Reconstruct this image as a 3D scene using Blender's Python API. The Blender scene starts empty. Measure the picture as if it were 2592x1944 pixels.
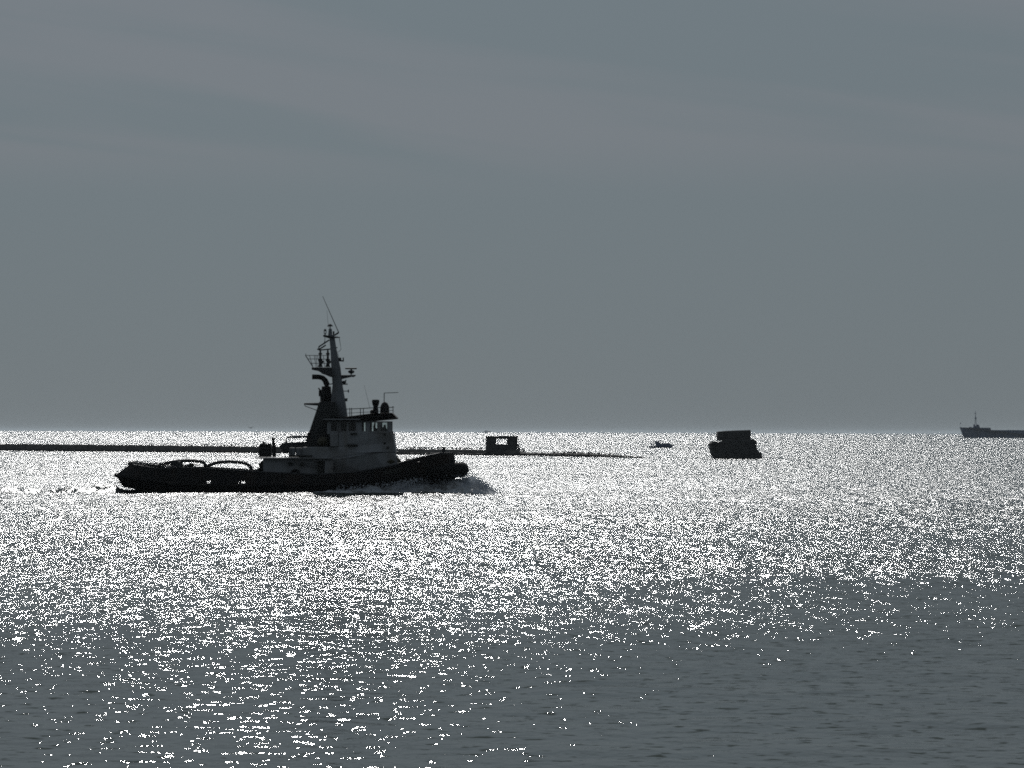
import bpy, bmesh, math, random
import numpy as np
from mathutils import Vector, Matrix, Quaternion, noise as mnoise

random.seed(7); rng = np.random.default_rng(7)
S = bpy.context.scene
COL = S.collection
R = math.radians

# ------------------------------------------------------------------ camera
CAM_H = 4.8            # eye height on the quay, metres
F = 10556.0            # focal length in pixels of the 2592 px wide photograph
PITCH, ROLL = 0.01151, 0.0029
cam_d = bpy.data.cameras.new('camera')
cam = bpy.data.objects.new('camera', cam_d); COL.objects.link(cam)
cam_d.sensor_width = 36.0; cam_d.lens = 36.0 * F / 2592
cam_d.clip_start = 0.5; cam_d.clip_end = 90000
cam.matrix_world = (Matrix.Translation((0, 0, CAM_H)) @ Matrix.Rotation(math.pi/2 + PITCH, 4, 'X')
                    @ Matrix.Rotation(ROLL, 4, 'Z'))
S.camera = cam

# ------------------------------------------------------------------ light
SUN_EL, SUN_AZ = R(29.5), R(-3.8)          # azimuth from +Y, positive to the right
sun_vec = Vector((math.sin(SUN_AZ)*math.cos(SUN_EL), math.cos(SUN_AZ)*math.cos(SUN_EL), math.sin(SUN_EL)))
sd = bpy.data.lights.new('sun', 'SUN'); sd.energy = 5.0; sd.angle = R(0.53); sd.color = (1.0, 0.985, 0.96)
so = bpy.data.objects.new('sun', sd); COL.objects.link(so)
so.rotation_euler = (-sun_vec).to_track_quat('-Z', 'Y').to_euler(); so.location = (0, -20, 60)

W = bpy.data.worlds.new('World'); S.world = W; W.use_nodes = True
wn, wl = W.node_tree.nodes, W.node_tree.links
wn.clear()
def N(tree, typ, **kw):
    n = tree.nodes.new(typ)
    for k, v in kw.items(): setattr(n, k, v)
    return n
def math_node(tree, op, a, b=None, c=None, clamp=False):
    n = tree.nodes.new('ShaderNodeMath'); n.operation = op; n.use_clamp = clamp
    for i, v in enumerate((a, b, c)):
        if v is None: continue
        if isinstance(v, (int, float)): n.inputs[i].default_value = v
        else: tree.links.new(v, n.inputs[i])
    return n.outputs[0]
def mix_col(tree, fac, a, b):
    n = tree.nodes.new('ShaderNodeMix'); n.data_type = 'RGBA'
    for sock, v in ((n.inputs[0], fac), (n.inputs[6], a), (n.inputs[7], b)):
        if isinstance(v, (int, float)): sock.default_value = v
        elif isinstance(v, tuple): sock.default_value = (*v, 1)
        else: tree.links.new(v, sock)
    return n.outputs[2]
def ramp(tree, x, lo, hi, a=0.0, b=1.0):
    n = tree.nodes.new('ShaderNodeMapRange'); n.interpolation_type = 'SMOOTHSTEP'
    for i, v in ((1, lo), (2, hi), (3, a), (4, b)): n.inputs[i].default_value = v
    tree.links.new(x, n.inputs[0]); return n.outputs[0]

T_ = W.node_tree
sky = N(T_, 'ShaderNodeTexSky', sky_type='NISHITA', sun_disc=False, sun_elevation=SUN_EL, sun_rotation=SUN_AZ,
        altitude=0.0, air_density=1.0, dust_density=0.3, ozone_density=1.0)
tc = N(T_, 'ShaderNodeTexCoord'); sep = N(T_, 'ShaderNodeSeparateXYZ'); wl.new(tc.outputs['Generated'], sep.inputs[0])
az = math_node(T_, 'ARCTAN2', sep.outputs[0], sep.outputs[1])
el = math_node(T_, 'ARCSINE', sep.outputs[2])
def sky_noise(sx, sy, tilt, off, detail, dist=0.4, rough=0.5):
    c = N(T_, 'ShaderNodeCombineXYZ')
    e2 = math_node(T_, 'ADD', el, math_node(T_, 'MULTIPLY', az, tilt))
    wl.new(math_node(T_, 'MULTIPLY_ADD', az, sx, off), c.inputs[0]); wl.new(math_node(T_, 'MULTIPLY_ADD', e2, sy, off*1.7), c.inputs[1])
    n = N(T_, 'ShaderNodeTexNoise'); n.inputs['Scale'].default_value = 1; n.inputs['Detail'].default_value = detail
    n.inputs['Roughness'].default_value = rough; n.inputs['Distortion'].default_value = dist
    wl.new(c.outputs[0], n.inputs['Vector']); return n.outputs['Fac']
# thin high cloud veil: grey, brighter round the sun as all thin cloud is (forward scattering)
dt = N(T_, 'ShaderNodeVectorMath', operation='DOT_PRODUCT'); wl.new(tc.outputs['Generated'], dt.inputs[0]); dt.inputs[1].default_value = sun_vec
ang = math_node(T_, 'ARCCOSINE', dt.outputs['Value'])
glow = math_node(T_, 'MULTIPLY_ADD', math_node(T_, 'EXPONENT', math_node(T_, 'MULTIPLY', ang, -2.0)), 0.95, 0.67)
vm = N(T_, 'ShaderNodeVectorMath', operation='SCALE'); vm.inputs[0].default_value = (3.06, 3.76, 4.24); wl.new(glow, vm.inputs[3])
veil = mix_col(T_, 0.97, sky.outputs[0], vm.outputs[0])
SKY_OFF = 1.4
# streaks of thicker cirrus, long and nearly level, thinning out towards the horizon
st = math_node(T_, 'MULTIPLY_ADD', sky_noise(1.7, 22, 0.12, SKY_OFF, 3, 0.6), 0.72, math_node(T_, 'MULTIPLY', sky_noise(6.0, 80, 0.14, 5.1, 4), 0.28))
st = ramp(T_, st, 0.43, 0.57)
st = math_node(T_, 'MULTIPLY', math_node(T_, 'MULTIPLY', st, ramp(T_, el, 0.054, 0.072)), ramp(T_, sky_noise(1.2, 2.0, 0.0, 8.6, 1, 0.0), 0.35, 0.55, 0.6, 1.0))
cm = N(T_, 'ShaderNodeVectorMath', operation='MULTIPLY'); wl.new(veil, cm.inputs[0]); cm.inputs[1].default_value = (1.21, 1.085, 1.08)
veil2 = mix_col(T_, st, veil, cm.outputs[0])
bg = N(T_, 'ShaderNodeBackground'); bg.inputs[1].default_value = 0.113
wl.new(veil2, bg.inputs[0])
wo = N(T_, 'ShaderNodeOutputWorld'); wl.new(bg.outputs[0], wo.inputs[0])

# ------------------------------------------------------------------ renderer
S.view_settings.view_transform = 'Standard'; S.view_settings.look = 'None'
S.view_settings.gamma = 1; S.view_settings.exposure = -1.28
try: S.view_settings.use_curve_mapping = False
except Exception: pass
S.render.engine = 'CYCLES'
S.cycles.use_denoising = False; S.cycles.use_adaptive_sampling = False
S.cycles.max_bounces = 8; S.cycles.volume_bounces = 1
S.cycles.sample_clamp_direct = 0; S.cycles.sample_clamp_indirect = 0.6
S.cycles.caustics_reflective = False
S.cycles.filter_width = 1.8

# ------------------------------------------------------------------ helpers
def pt(px, py, r):
    """point seen at photo pixel (px, py) at r metres from the quay"""
    hor = 1093.5 + (px - 1296) * ROLL
    return Vector(((px - 1296) * r / F, r, CAM_H - (py - hor) * r / F))
def water(px, py):
    hor = 1093.5 + (px - 1296) * ROLL
    r = CAM_H * F / (py - hor)
    return Vector(((px - 1296) * r / F, r, 0))
def interp(x, pts):
    xs, ys = zip(*pts)
    return float(np.interp(x, xs, ys))

class MB:
    def __init__(s): s.v = []; s.f = []
    def add(s, vs, fs):
        o = len(s.v); s.v += [tuple(v) for v in vs]; s.f += [tuple(i + o for i in f) for f in fs]; return s
    def box(s, x0, x1, y0, y1, z0, z1):
        return s.add([(x, y, z) for z in (z0, z1) for y in (y0, y1) for x in (x0, x1)],
                     [(0, 2, 3, 1), (4, 5, 7, 6), (0, 1, 5, 4), (2, 6, 7, 3), (0, 4, 6, 2), (1, 3, 7, 5)])
    def prism(s, prof, y0, y1, taper=None):
        """profile of (x, z) points swept from y0 to y1; taper(x, z) scales y"""
        n = len(prof); t = taper or (lambda x, z: 1)
        vs = [(x, y0 * t(x, z), z) for x, z in prof] + [(x, y1 * t(x, z), z) for x, z in prof]
        fs = [tuple(range(n)), tuple(range(2*n - 1, n - 1, -1))]
        fs += [(i, n + i, n + (i+1) % n, (i+1) % n) for i in range(n)]
        return s.add(vs, fs)
    def tube(s, path, rad, n=8, cap=True):
        path = [Vector(p) for p in path]; vs, fs = [], []
        rads = rad if isinstance(rad, (list, tuple)) else [rad] * len(path)
        for i, p in enumerate(path):
            d = (path[min(i+1, len(path)-1)] - path[max(i-1, 0)]).normalized()
            u = d.cross(Vector((0, 0, 1)))
            if u.length < 0.05: u = d.cross(Vector((0, 1, 0)))
            u.normalize(); w = d.cross(u)
            for k in range(n):
                a = 2*math.pi*k/n
                vs.append(p + (u*math.cos(a) + w*math.sin(a)) * rads[i])
        for i in range(len(path)-1):
            for k in range(n):
                fs.append((i*n+k, i*n+(k+1) % n, (i+1)*n+(k+1) % n, (i+1)*n+k))
        if cap: fs += [tuple(range(n-1, -1, -1)), tuple(range((len(path)-1)*n, len(path)*n))]
        return s.add(vs, fs)
    def lathe(s, c, prof, n=12, axis='z'):
        """prof of (radius, along) points turned about an axis through c"""
        vs, fs = [], []; c = Vector(c)
        for r_, h in prof:
            for k in range(n):
                a = 2*math.pi*k/n; p, q = r_*math.cos(a), r_*math.sin(a)
                vs.append(c + Vector({'z': (p, q, h), 'x': (h, p, q), 'y': (p, h, q)}[axis]))
        m = len(prof)
        for i in range(m-1):
            for k in range(n): fs.append((i*n+k, i*n+(k+1) % n, (i+1)*n+(k+1) % n, (i+1)*n+k))
        fs += [tuple(range(n-1, -1, -1)), tuple(range((m-1)*n, m*n))]
        return s.add(vs, fs)
    def ball(s, c, rx, ry, rz, n=12, m=8):
        prof = [(max(1e-3, math.sin(math.pi*i/m)), -math.cos(math.pi*i/m)) for i in range(m+1)]
        o = len(s.v); s.lathe((0, 0, 0), prof, n)
        for i in range(o, len(s.v)):
            x, y, z = s.v[i]; s.v[i] = (c[0]+x*rx, c[1]+y*ry, c[2]+z*rz)
        return s
    def build(s, name, m, parent=None, loc=None, smooth=False, bevel=0, solid=0, rough=0):
        me = bpy.data.meshes.new(name); me.from_pydata(s.v, [], s.f)
        bm = bmesh.new(); bm.from_mesh(me)
        if solid == 0: bmesh.ops.recalc_face_normals(bm, faces=bm.faces)
        if rough:
            for v in bm.verts:
                v.co += mnoise.noise_vector(v.co * 1.3) * rough
        bm.to_mesh(me); bm.free()
        if smooth: me.polygons.foreach_set('use_smooth', [True]*len(me.polygons))
        o = bpy.data.objects.new(name, me); COL.objects.link(o)
        if m: me.materials.append(m)
        if parent: o.parent = parent
        if loc is not None: o.location = loc
        if bevel:
            b = o.modifiers.new('bevel', 'BEVEL'); b.width = bevel; b.segments = 2; b.limit_method = 'ANGLE'
        if solid:
            b = o.modifiers.new('solid', 'SOLIDIFY'); b.thickness = solid; b.offset = 0
        return o
def tag(o, label=None, cat=None, group=None, kind=None):
    for k, v in (('label', label), ('category', cat), ('group', group), ('kind', kind)):
        if v: o[k] = v
    return o
def empty(name, loc, label, cat, group=None):
    o = bpy.data.objects.new(name, None); COL.objects.link(o); o.location = loc; o.empty_display_size = 0.5
    return tag(o, label, cat, group)

# ------------------------------------------------------------------ materials
def mat(name, col, rough=0.6, var=0.25, scale=1.5, metal=0.0, streak=1.0, second=None, spec=0.5, bump=0.0):
    m = bpy.data.materials.new(name); m.use_nodes = True; t = m.node_tree; b = t.nodes['Principled BSDF']
    g = N(t, 'ShaderNodeTexCoord'); mp = N(t, 'ShaderNodeMapping'); t.links.new(g.outputs['Object'], mp.inputs[0])
    mp.inputs['Scale'].default_value = (1, 1, 1/streak)
    n = N(t, 'ShaderNodeTexNoise'); n.inputs['Scale'].default_value = scale; n.inputs['Detail'].default_value = 6
    n.inputs['Roughness'].default_value = 0.65; t.links.new(mp.outputs[0], n.inputs['Vector'])
    c2 = second or tuple(c * (1 - var) for c in col)
    f = ramp(t, n.outputs['Fac'], 0.42, 0.68)
    t.links.new(mix_col(t, f, col, c2), b.inputs['Base Color'])
    t.links.new(math_node(t, 'MULTIPLY_ADD', n.outputs['Fac'], 0.25, rough - 0.12, clamp=True), b.inputs['Roughness'])
    b.inputs['Metallic'].default_value = metal; b.inputs['Specular IOR Level'].default_value = spec
    if bump:
        bp = N(t, 'ShaderNodeBump'); bp.inputs['Distance'].default_value = bump
        t.links.new(n.outputs['Fac'], bp.inputs['Height']); t.links.new(bp.outputs[0], b.inputs['Normal'])
    return m
M = {
 'hull': mat('black_hull_paint', (0.014, 0.014, 0.015), 0.6, second=(0.03, 0.022, 0.018), scale=0.8, streak=3, spec=0.25),
 'white': mat('weathered_light_paint', (0.28, 0.295, 0.315), 0.6, second=(0.19, 0.185, 0.18), scale=0.7, streak=4, spec=0.3),
 'grey': mat('grey_mast_paint', (0.19, 0.205, 0.225), 0.6, second=(0.12, 0.12, 0.125), scale=1.2, streak=3, spec=0.3),
 'black': mat('soot_black_paint', (0.016, 0.016, 0.016), 0.7, spec=0.2),
 'casing': mat('dark_casing_paint', (0.055, 0.06, 0.062), 0.7, second=(0.03, 0.03, 0.03), scale=0.6, streak=4, spec=0.25),
 'steel': mat('dark_steel', (0.04, 0.042, 0.045), 0.55, spec=0.3),
 'rubber': mat('black_rubber', (0.012, 0.012, 0.012), 0.85, spec=0.2),
 'deck': mat('deck_paint', (0.05, 0.06, 0.05), 0.75),
 'door': mat('dark_door', (0.02, 0.022, 0.02), 0.6, spec=0.3),
 'rope': mat('canvas_cover', (0.06, 0.055, 0.035), 0.9),
 'letter': mat('faded_lettering', (0.13, 0.13, 0.12), 0.8, spec=0.2),
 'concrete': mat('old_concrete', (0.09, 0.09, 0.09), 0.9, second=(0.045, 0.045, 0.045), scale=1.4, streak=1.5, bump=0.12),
 'stone': mat('breakwater_stone', (0.15, 0.14, 0.13), 0.9, second=(0.07, 0.065, 0.06), scale=0.8, bump=0.1),
 'rock': mat('wet_rock', (0.05, 0.047, 0.043), 0.8, second=(0.025, 0.025, 0.023), scale=1.5),
 'ship': mat('ship_haze_blue', (0.08, 0.13, 0.23), 0.7, second=(0.06, 0.09, 0.15), scale=0.1, streak=3),  # blue cast of the distant haze put into the hull colour
 'boat': mat('boat_gelcoat', (0.17, 0.21, 0.30), 0.5),
 'bird': mat('seabird_plumage', (0.05, 0.05, 0.05), 0.9, scale=8),
}
gm = bpy.data.materials.new('window_glass'); gm.use_nodes = True; t = gm.node_tree; t.nodes.clear()
fr = N(t, 'ShaderNodeFresnel'); fr.inputs[0].default_value = 1.5
tr = N(t, 'ShaderNodeBsdfTransparent'); tr.inputs[0].default_value = (0.85, 0.9, 0.88, 1)
gl = N(t, 'ShaderNodeBsdfGlossy'); gl.inputs['Roughness'].default_value = 0.03
mx = N(t, 'ShaderNodeMixShader'); t.links.new(fr.outputs[0], mx.inputs[0]); t.links.new(tr.outputs[0], mx.inputs[1]); t.links.new(gl.outputs[0], mx.inputs[2])
t.links.new(mx.outputs[0], N(t, 'ShaderNodeOutputMaterial').inputs[0]); M['glass'] = gm

# ------------------------------------------------------------------ sea
TUG_R = 325.5                                   # centreline of the tug, metres out
def tp(px, py, dy=0.0):                          # photo pixel -> tug-local point, dy metres beyond the centreline
    p = pt(px, py, TUG_R + dy); return Vector((p.x - TUG_X, p.y - TUG_R, p.z))
TUG_X = (745 - 1296) * TUG_R / F

def sea_height(x, y):
    r = np.hypot(x, y)
    h = np.zeros_like(x); g = np.random.default_rng(11)
    calm = 0.30 + 0.70 * np.clip((y - 60) / 110, 0, 1)
    for i in range(84):
        lam = 0.9 * (9.0/0.9) ** g.random()
        th = R(-115) + g.normal(0, 0.75)          # wind waves running in from the right
        k = 2*math.pi/lam; a = 0.0019 * lam ** 0.55 * (0.5 + g.random())
        h += a * np.sin(k*(np.cos(th)*x + np.sin(th)*y) + g.random()*6.283)
    grp = 0.75 + 0.35*np.sin(x*0.11 + y*0.043 + 1.0)*np.sin(x*0.037 - y*0.031) + 0.2*np.sin(y*0.09 + x*0.02)
    h *= grp * calm * np.clip((900 - r) / 600, 0, 1)
    # wake thrown up by the tug: a rounded wave off the bow and disturbed water astern
    tx, ty = x - TUG_X, y - TUG_R
    ws = np.exp(-((ty + 2.5 + 0.12*(-14 - tx)) / 2.0)**2) * np.clip((-10 - tx) / 4, 0, 1) * np.clip((tx + 60) / 40, 0, 1)
    h += ws * (0.20*np.sin(tx*1.1 + 0.4*np.sin(ty)) + 0.16*np.sin(tx*2.3 + ty*1.2) + 0.07*np.sin(tx*5.1 - ty*2.2) + 0.14)
    w2 = np.exp(-((ty + 2.0 - 0.2*(-13 - tx)) / 1.5)**2) * np.clip((-8 - tx) / 3, 0, 1) * np.clip((tx + 30) / 14, 0, 1)
    h += w2 * (0.34 + 0.16*np.sin(tx*1.7) + 0.08*np.sin(tx*3.9 + ty))
    bw = np.exp(-((ty + 6.0 + 0.33*(12 - tx)) / 1.5)**2) * np.clip((14 - tx) / 3, 0, 1) * np.clip((tx + 22) / 14, 0, 1)
    h += 0.16 * bw
    return h
def make_sea():
    rr = [6.0]
    while rr[-1] < 60000:
        r = rr[-1]
        if r < 48: d = 2.0
        elif r < 170: d = 0.20
        elif r < 345: d = 0.20 + 0.28*(r-170)/175
        else: d = 0.48 * (r/345)**2.6
        rr.append(r + min(d, r*0.08))
    rr = np.array(rr)
    mid = np.linspace(-0.20, 0.20, 470)
    wing = np.geomspace(0.205, 1.35, 26)
    th = np.concatenate([-wing[::-1], mid, wing])
    rg, tg = np.meshgrid(rr, th, indexing='ij')
    x, y = (rg*np.sin(tg)).ravel(), (rg*np.cos(tg)).ravel()
    z = sea_height(x, y); z[np.abs(tg.ravel()) > 0.2] *= 0.0
    z[(rg.ravel() < 48)] *= 0
    nr, nt = rg.shape
    co = np.stack([x, y, z], 1).astype(np.float32)
    i = np.arange(nr-1)[:, None]*nt + np.arange(nt-1)[None, :]
    q = np.stack([i, i+1, i+nt+1, i+nt], -1).reshape(-1, 4)
    me = bpy.data.meshes.new('sea'); me.vertices.add(len(co)); me.vertices.foreach_set('co', co.ravel())
    me.loops.add(q.size); me.loops.foreach_set('vertex_index', q.ravel().astype(np.int32))
    me.polygons.add(len(q)); me.polygons.foreach_set('loop_start', np.arange(0, q.size, 4, dtype=np.int32))
    me.polygons.foreach_set('use_smooth', np.ones(len(q), bool))
    me.update(); me.validate()
    o = bpy.data.objects.new('sea', me); COL.objects.link(o)
    tag(o, 'grey sea glittering with sunlight out to the horizon', None, kind='structure')
    return o
def sea_material():
    m = bpy.data.materials.new('sea_water'); m.use_nodes = True; t = m.node_tree; b = t.nodes['Principled BSDF']
    g = N(t, 'ShaderNodeNewGeometry'); pos = g.outputs['Position']
    sx = N(t, 'ShaderNodeSeparateXYZ'); t.links.new(pos, sx.inputs[0]); X, Y = sx.outputs[0], sx.outputs[1]
    def field(ax, ay, detail, rough, dlt, off, dist=0.0):
        outs = []
        for dx, dy in ((0, 0), (dlt, 0), (0, dlt)):
            c = N(t, 'ShaderNodeCombineXYZ')
            t.links.new(math_node(t, 'MULTIPLY_ADD', X, ax, off+dx), c.inputs[0])
            t.links.new(math_node(t, 'MULTIPLY_ADD', Y, ay, off*0.7+dy), c.inputs[1]); c.inputs[2].default_value = off*0.31
            n = N(t, 'ShaderNodeTexNoise'); n.inputs['Scale'].default_value = 1; n.inputs['Detail'].default_value = detail
            n.inputs['Roughness'].default_value = rough; n.inputs['Distortion'].default_value = dist
            t.links.new(c.outputs[0], n.inputs['Vector']); outs.append(n.outputs['Fac'])
        gx = math_node(t, 'MULTIPLY', math_node(t, 'SUBTRACT', outs[1], outs[0]), 1/dlt)
        gy = math_node(t, 'MULTIPLY', math_node(t, 'SUBTRACT', outs[2], outs[0]), 1/dlt)
        return gx, gy
    def patch(ax, ay, off, lo, hi, a, bb):
        c = N(t, 'ShaderNodeCombineXYZ')
        t.links.new(math_node(t, 'MULTIPLY_ADD', X, ax, off), c.inputs[0]); t.links.new(math_node(t, 'MULTIPLY_ADD', Y, ay, off), c.inputs[1])
        n = N(t, 'ShaderNodeTexNoise'); n.inputs['Scale'].default_value = 1; n.inputs['Detail'].default_value = 3
        t.links.new(c.outputs[0], n.inputs['Vector']); return ramp(t, n.outputs['Fac'], lo, hi, a, bb)
    f1 = field(2.2, 1.2, 4.0, 0.60, 0.04, 13.0)       # wavelets
    f2 = field(0.5, 0.28, 2.0, 0.55, 0.06, 41.0)     # short waves
    # sheltered, smoother water near the quay; a fresher breeze beyond a wandering line some 140 m out
    edge = math_node(t, 'ADD', Y, patch(0.02, 0.01, 8.0, 0.3, 0.7, -14, 14))
    shore = math_node(t, 'ADD', math_node(t, 'ADD', ramp(t, Y, 45, 145, A_NEAR, 0.54), ramp(t, edge, 137, 149, 0.0, 0.27)), ramp(t, Y, 150, 270, 0.0, 0.16))
    pz = patch(0.03, 0.03, 3.0, 0.36, 0.64, 0.82, 1.15)
    gust = patch(1.5, 0.5, 21.0, 0.42, 0.74, 0.78, 1.75)   # cat's-paws: small tufts of steeper ripples
    farp = patch(0.0022, 0.006, 5.0, 0.40, 0.62, 0.80, 1.08)  # long calmer slicks far out
    offs = ramp(t, Y, 260, 600, 0.0, 1.0)
    pz = math_node(t, 'MULTIPLY', pz, gust)
    fm = N(t, 'ShaderNodeMix'); fm.data_type = 'FLOAT'; t.links.new(offs, fm.inputs[0]); fm.inputs[2].default_value = 1.0; t.links.new(farp, fm.inputs[3])
    pz = math_node(t, 'MULTIPLY', pz, fm.outputs[0])
    amp = math_node(t, 'MULTIPLY', shore, pz)
    far = ramp(t, Y, 300, 900, 0.0, 1.0)              # where the mesh stops carrying the short waves
    sl = []
    for k in (0, 1):
        a = math_node(t, 'MULTIPLY', f1[k], G1)
        bb = math_node(t, 'MULTIPLY', f2[k], math_node(t, 'MULTIPLY_ADD', far, G2B, G2))
        sl.append(math_node(t, 'MULTIPLY', math_node(t, 'MULTIPLY', math_node(t, 'ADD', a, bb), amp), -1.0))
    # scattered steep little wavelets that show their dark near faces
    cd = N(t, 'ShaderNodeCombineXYZ'); t.links.new(math_node(t, 'MULTIPLY_ADD', X, 2.6, 7.7), cd.inputs[0]); t.links.new(math_node(t, 'MULTIPLY_ADD', Y, 2.4, 3.1), cd.inputs[1])
    nd = N(t, 'ShaderNodeTexNoise'); nd.inputs['Scale'].default_value = 1; nd.inputs['Detail'].default_value = 2.5; t.links.new(cd.outputs[0], nd.inputs['Vector'])
    sl[1] = math_node(t, 'SUBTRACT', sl[1], ramp(t, nd.outputs['Fac'], 0.57, 0.71, 0.0, 0.50))
    # wind waves are lopsided: steep faces on this side, long gentle backs on the far side
    sl[1] = math_node(t, 'ADD', math_node(t, 'MINIMUM', sl[1], 0.0), math_node(t, 'MULTIPLY', math_node(t, 'MAXIMUM', sl[1], 0.0), 0.3))
    cv = N(t, 'ShaderNodeCombineXYZ'); t.links.new(sl[0], cv.inputs[0]); t.links.new(sl[1], cv.inputs[1])
    av = N(t, 'ShaderNodeVectorMath', operation='ADD'); t.links.new(g.outputs['Normal'], av.inputs[0]); t.links.new(cv.outputs[0], av.inputs[1])
    nv = N(t, 'ShaderNodeVectorMath', operation='NORMALIZE'); t.links.new(av.outputs[0], nv.inputs[0])
    t.nodes.remove(b)
    Nn = nv.outputs[0]
    body = N(t, 'ShaderNodeBsdfDiffuse'); body.inputs[0].default_value = (0.062, 0.074, 0.068, 1)
    gl = N(t, 'ShaderNodeBsdfGlossy', distribution='BECKMANN'); t.links.new(Nn, gl.inputs['Normal'])
    rg = math_node(t, 'ADD', ramp(t, Y, 60, 150, R_NEAR, R_MID), ramp(t, Y, 150, 340, 0.0, R_FAR - R_MID))   # wind ripples grow offshore
    t.links.new(rg, gl.inputs['Roughness'])
    fr = N(t, 'ShaderNodeFresnel'); fr.inputs[0].default_value = 1.333; t.links.new(Nn, fr.inputs['Normal'])
    mx = N(t, 'ShaderNodeMixShader'); t.links.new(fr.outputs[0], mx.inputs[0]); t.links.new(body.outputs[0], mx.inputs[1]); t.links.new(gl.outputs[0], mx.inputs[2])
    t.links.new(mx.outputs[0], t.nodes['Material Output'].inputs[0])
    return m
G1, G2, G2B, A_NEAR = 0.52, 0.26, 0.205, 0.13
R_NEAR, R_MID, R_FAR = 0.09, 0.15, 0.245
sea = make_sea(); sea.data.materials.append(sea_material())

# ------------------------------------------------------------------ breakwater
def reef_y(px): return interp(px, [(-900, 1133), (0, 1140.5), (700, 1147), (1000, 1150.5), (1340, 1153.5), (1627, 1159), (1700, 1161)])
def top_y(px): return interp(px, [(-900, 1117), (0, 1123.5), (350, 1126.5), (700, 1131), (1000, 1136), (1230, 1138.5), (1345, 1140)])
bw = empty('breakwater', water(640, reef_y(640)), 'long low stone breakwater running across the water behind the tug', 'breakwater')
mb = MB(); vs, fs = [], []; k = 0
pxs = list(range(-900, 1318, 6))
for px in pxs:
    base = water(px, reef_y(px)); r = base.y; rt = r + 1.2
    zt = pt(px, top_y(px), rt).z + 0.06*mnoise.noise(Vector((px*0.05, 0, 0))) + 0.05*random.uniform(-1, 1)
    j = 0.25*mnoise.noise(Vector((px*0.08, 3, 0)))
    for dy, z in ((-1.0, -0.8), (0.0+j, 0.0), (0.5+j*.5, zt*0.55), (1.0, zt-0.05), (1.4, zt), (3.6, zt), (4.4, zt*0.5), (5.5, -0.8)):
        vs.append((base.x*(r+dy)/r - bw.location.x, r + dy - bw.location.y, z))
for i in range(len(pxs)-1):
    for q in range(7): fs.append((i*8+q, (i+1)*8+q, (i+1)*8+q+1, i*8+q+1))
mb.add(vs, fs).build('wall', M['stone'], bw)
# armour stones at the foot of the wall: many small boulders, one part
mb = MB()
for i in range(520):
    px = random.uniform(-200, 1320); b = water(px, reef_y(px)) - bw.location; s = random.uniform(0.2, 0.5)
    mb.ball((b.x, b.y - random.uniform(-0.2, 0.7), s*0.25), s*1.3, s, s*0.7, 6, 4)
tag(mb.build('armour_stones', M['rock'], bw, rough=0.12), kind='stuff')

# low reef of rocks that tails off to the right
rf = MB()
n0 = 0
for i in range(640):
    px = 1310 + 320*(i/640) + random.uniform(-2, 2)
    yb = reef_y(px); b = water(px, yb)
    hpx = interp(px, [(1310, 8.5), (1400, 8.5), (1480, 10.0), (1500, 8.5), (1560, 6.0), (1600, 4.5), (1630, 2.6)])
    s = hpx * b.y / F * random.uniform(0.55, 1.0)
    rf.ball((b.x, b.y + random.uniform(-1.0, 1.5), s*0.15), s*random.uniform(1.0, 2.2), s*1.3, s*0.85, 7, 5)
tag(rf.build('rock_reef', M['rock'], rough=0.15), 'low dark reef of wet rocks tailing off right of the hut', kind='structure')

# ------------------------------------------------------------------ ruined hut on the breakwater
HR = water(1270, 1153).y + 1.6
def hp(px, py): p = pt(px, py, HR); return p
h0 = hp(1270, 1140); hut = empty('ruined_hut', (h0.x, HR, 0), 'small roofless-looking concrete hut with one open window on the breakwater', 'hut')
def hx(px): return hp(px, 1120).x - h0.x
def hz(py, px=1270): return hp(px, py).z
D = 4.4
def wall_with_hole(x0, x1, z0, z1, a0, a1, b0, b1, y0, y1):
    m = MB(); e = 0.05
    m.box(x0, a0, y0, y1, z0, z1).box(a1, x1, y0, y1, z0, z1).box(a0, a1, y0, y1, z0, b0).box(a0, a1, y0, y1, b1, z1); return m
zt, zb = hz(1106.5), 0.3
for y0, y1 in ((0.0, 0.35), (D-0.35, D)):
    sh = 0.0 if y0 == 0 else 0.0
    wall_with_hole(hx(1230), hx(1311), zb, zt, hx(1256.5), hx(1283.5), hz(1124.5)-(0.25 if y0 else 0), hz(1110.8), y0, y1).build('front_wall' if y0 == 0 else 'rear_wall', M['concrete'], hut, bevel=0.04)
MB().box(hx(1230)+.01, hx(1230)+.35, .36, D-.36, zb, zt).build('side_wall', M['concrete'], hut)
MB().box(hx(1311)-.35, hx(1311)-.01, .36, D-.36, zb, zt).build('side_wall', M['concrete'], hut)
MB().box(hx(1228.5), hx(1312), -0.12, D+0.12, zt+0.003, hz(1103.8)).build('roof_slab', M['concrete'], hut, bevel=0.05)
MB().box(hx(1226), hx(1318), -0.6, D+0.5, -0.6, zb+0.25).build('plinth', M['concrete'], hut, bevel=0.08)
for a, b_, c, d in ((1311.5, 1314.5, 1124, 1146), (1314.5, 1317, 1131, 1146), (1316, 1327, 1142, 1152), (1327, 1337, 1144.5, 1152), (1336, 1343, 1147.5, 1153)):
    MB().box(hx(a), hx(b_), 0.2, 3.0, -0.4, hz(c)).build('rubble_block', M['concrete'], hut, bevel=0.1)
for k in range(9):
    x = random.uniform(hx(1229), hx(1317)); s = random.uniform(.15, .4)
    MB().ball((x, -0.75, 0.25), s*1.4, s, s, 7, 5).build('boulder', M['rock'], hut, rough=0.12)

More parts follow.
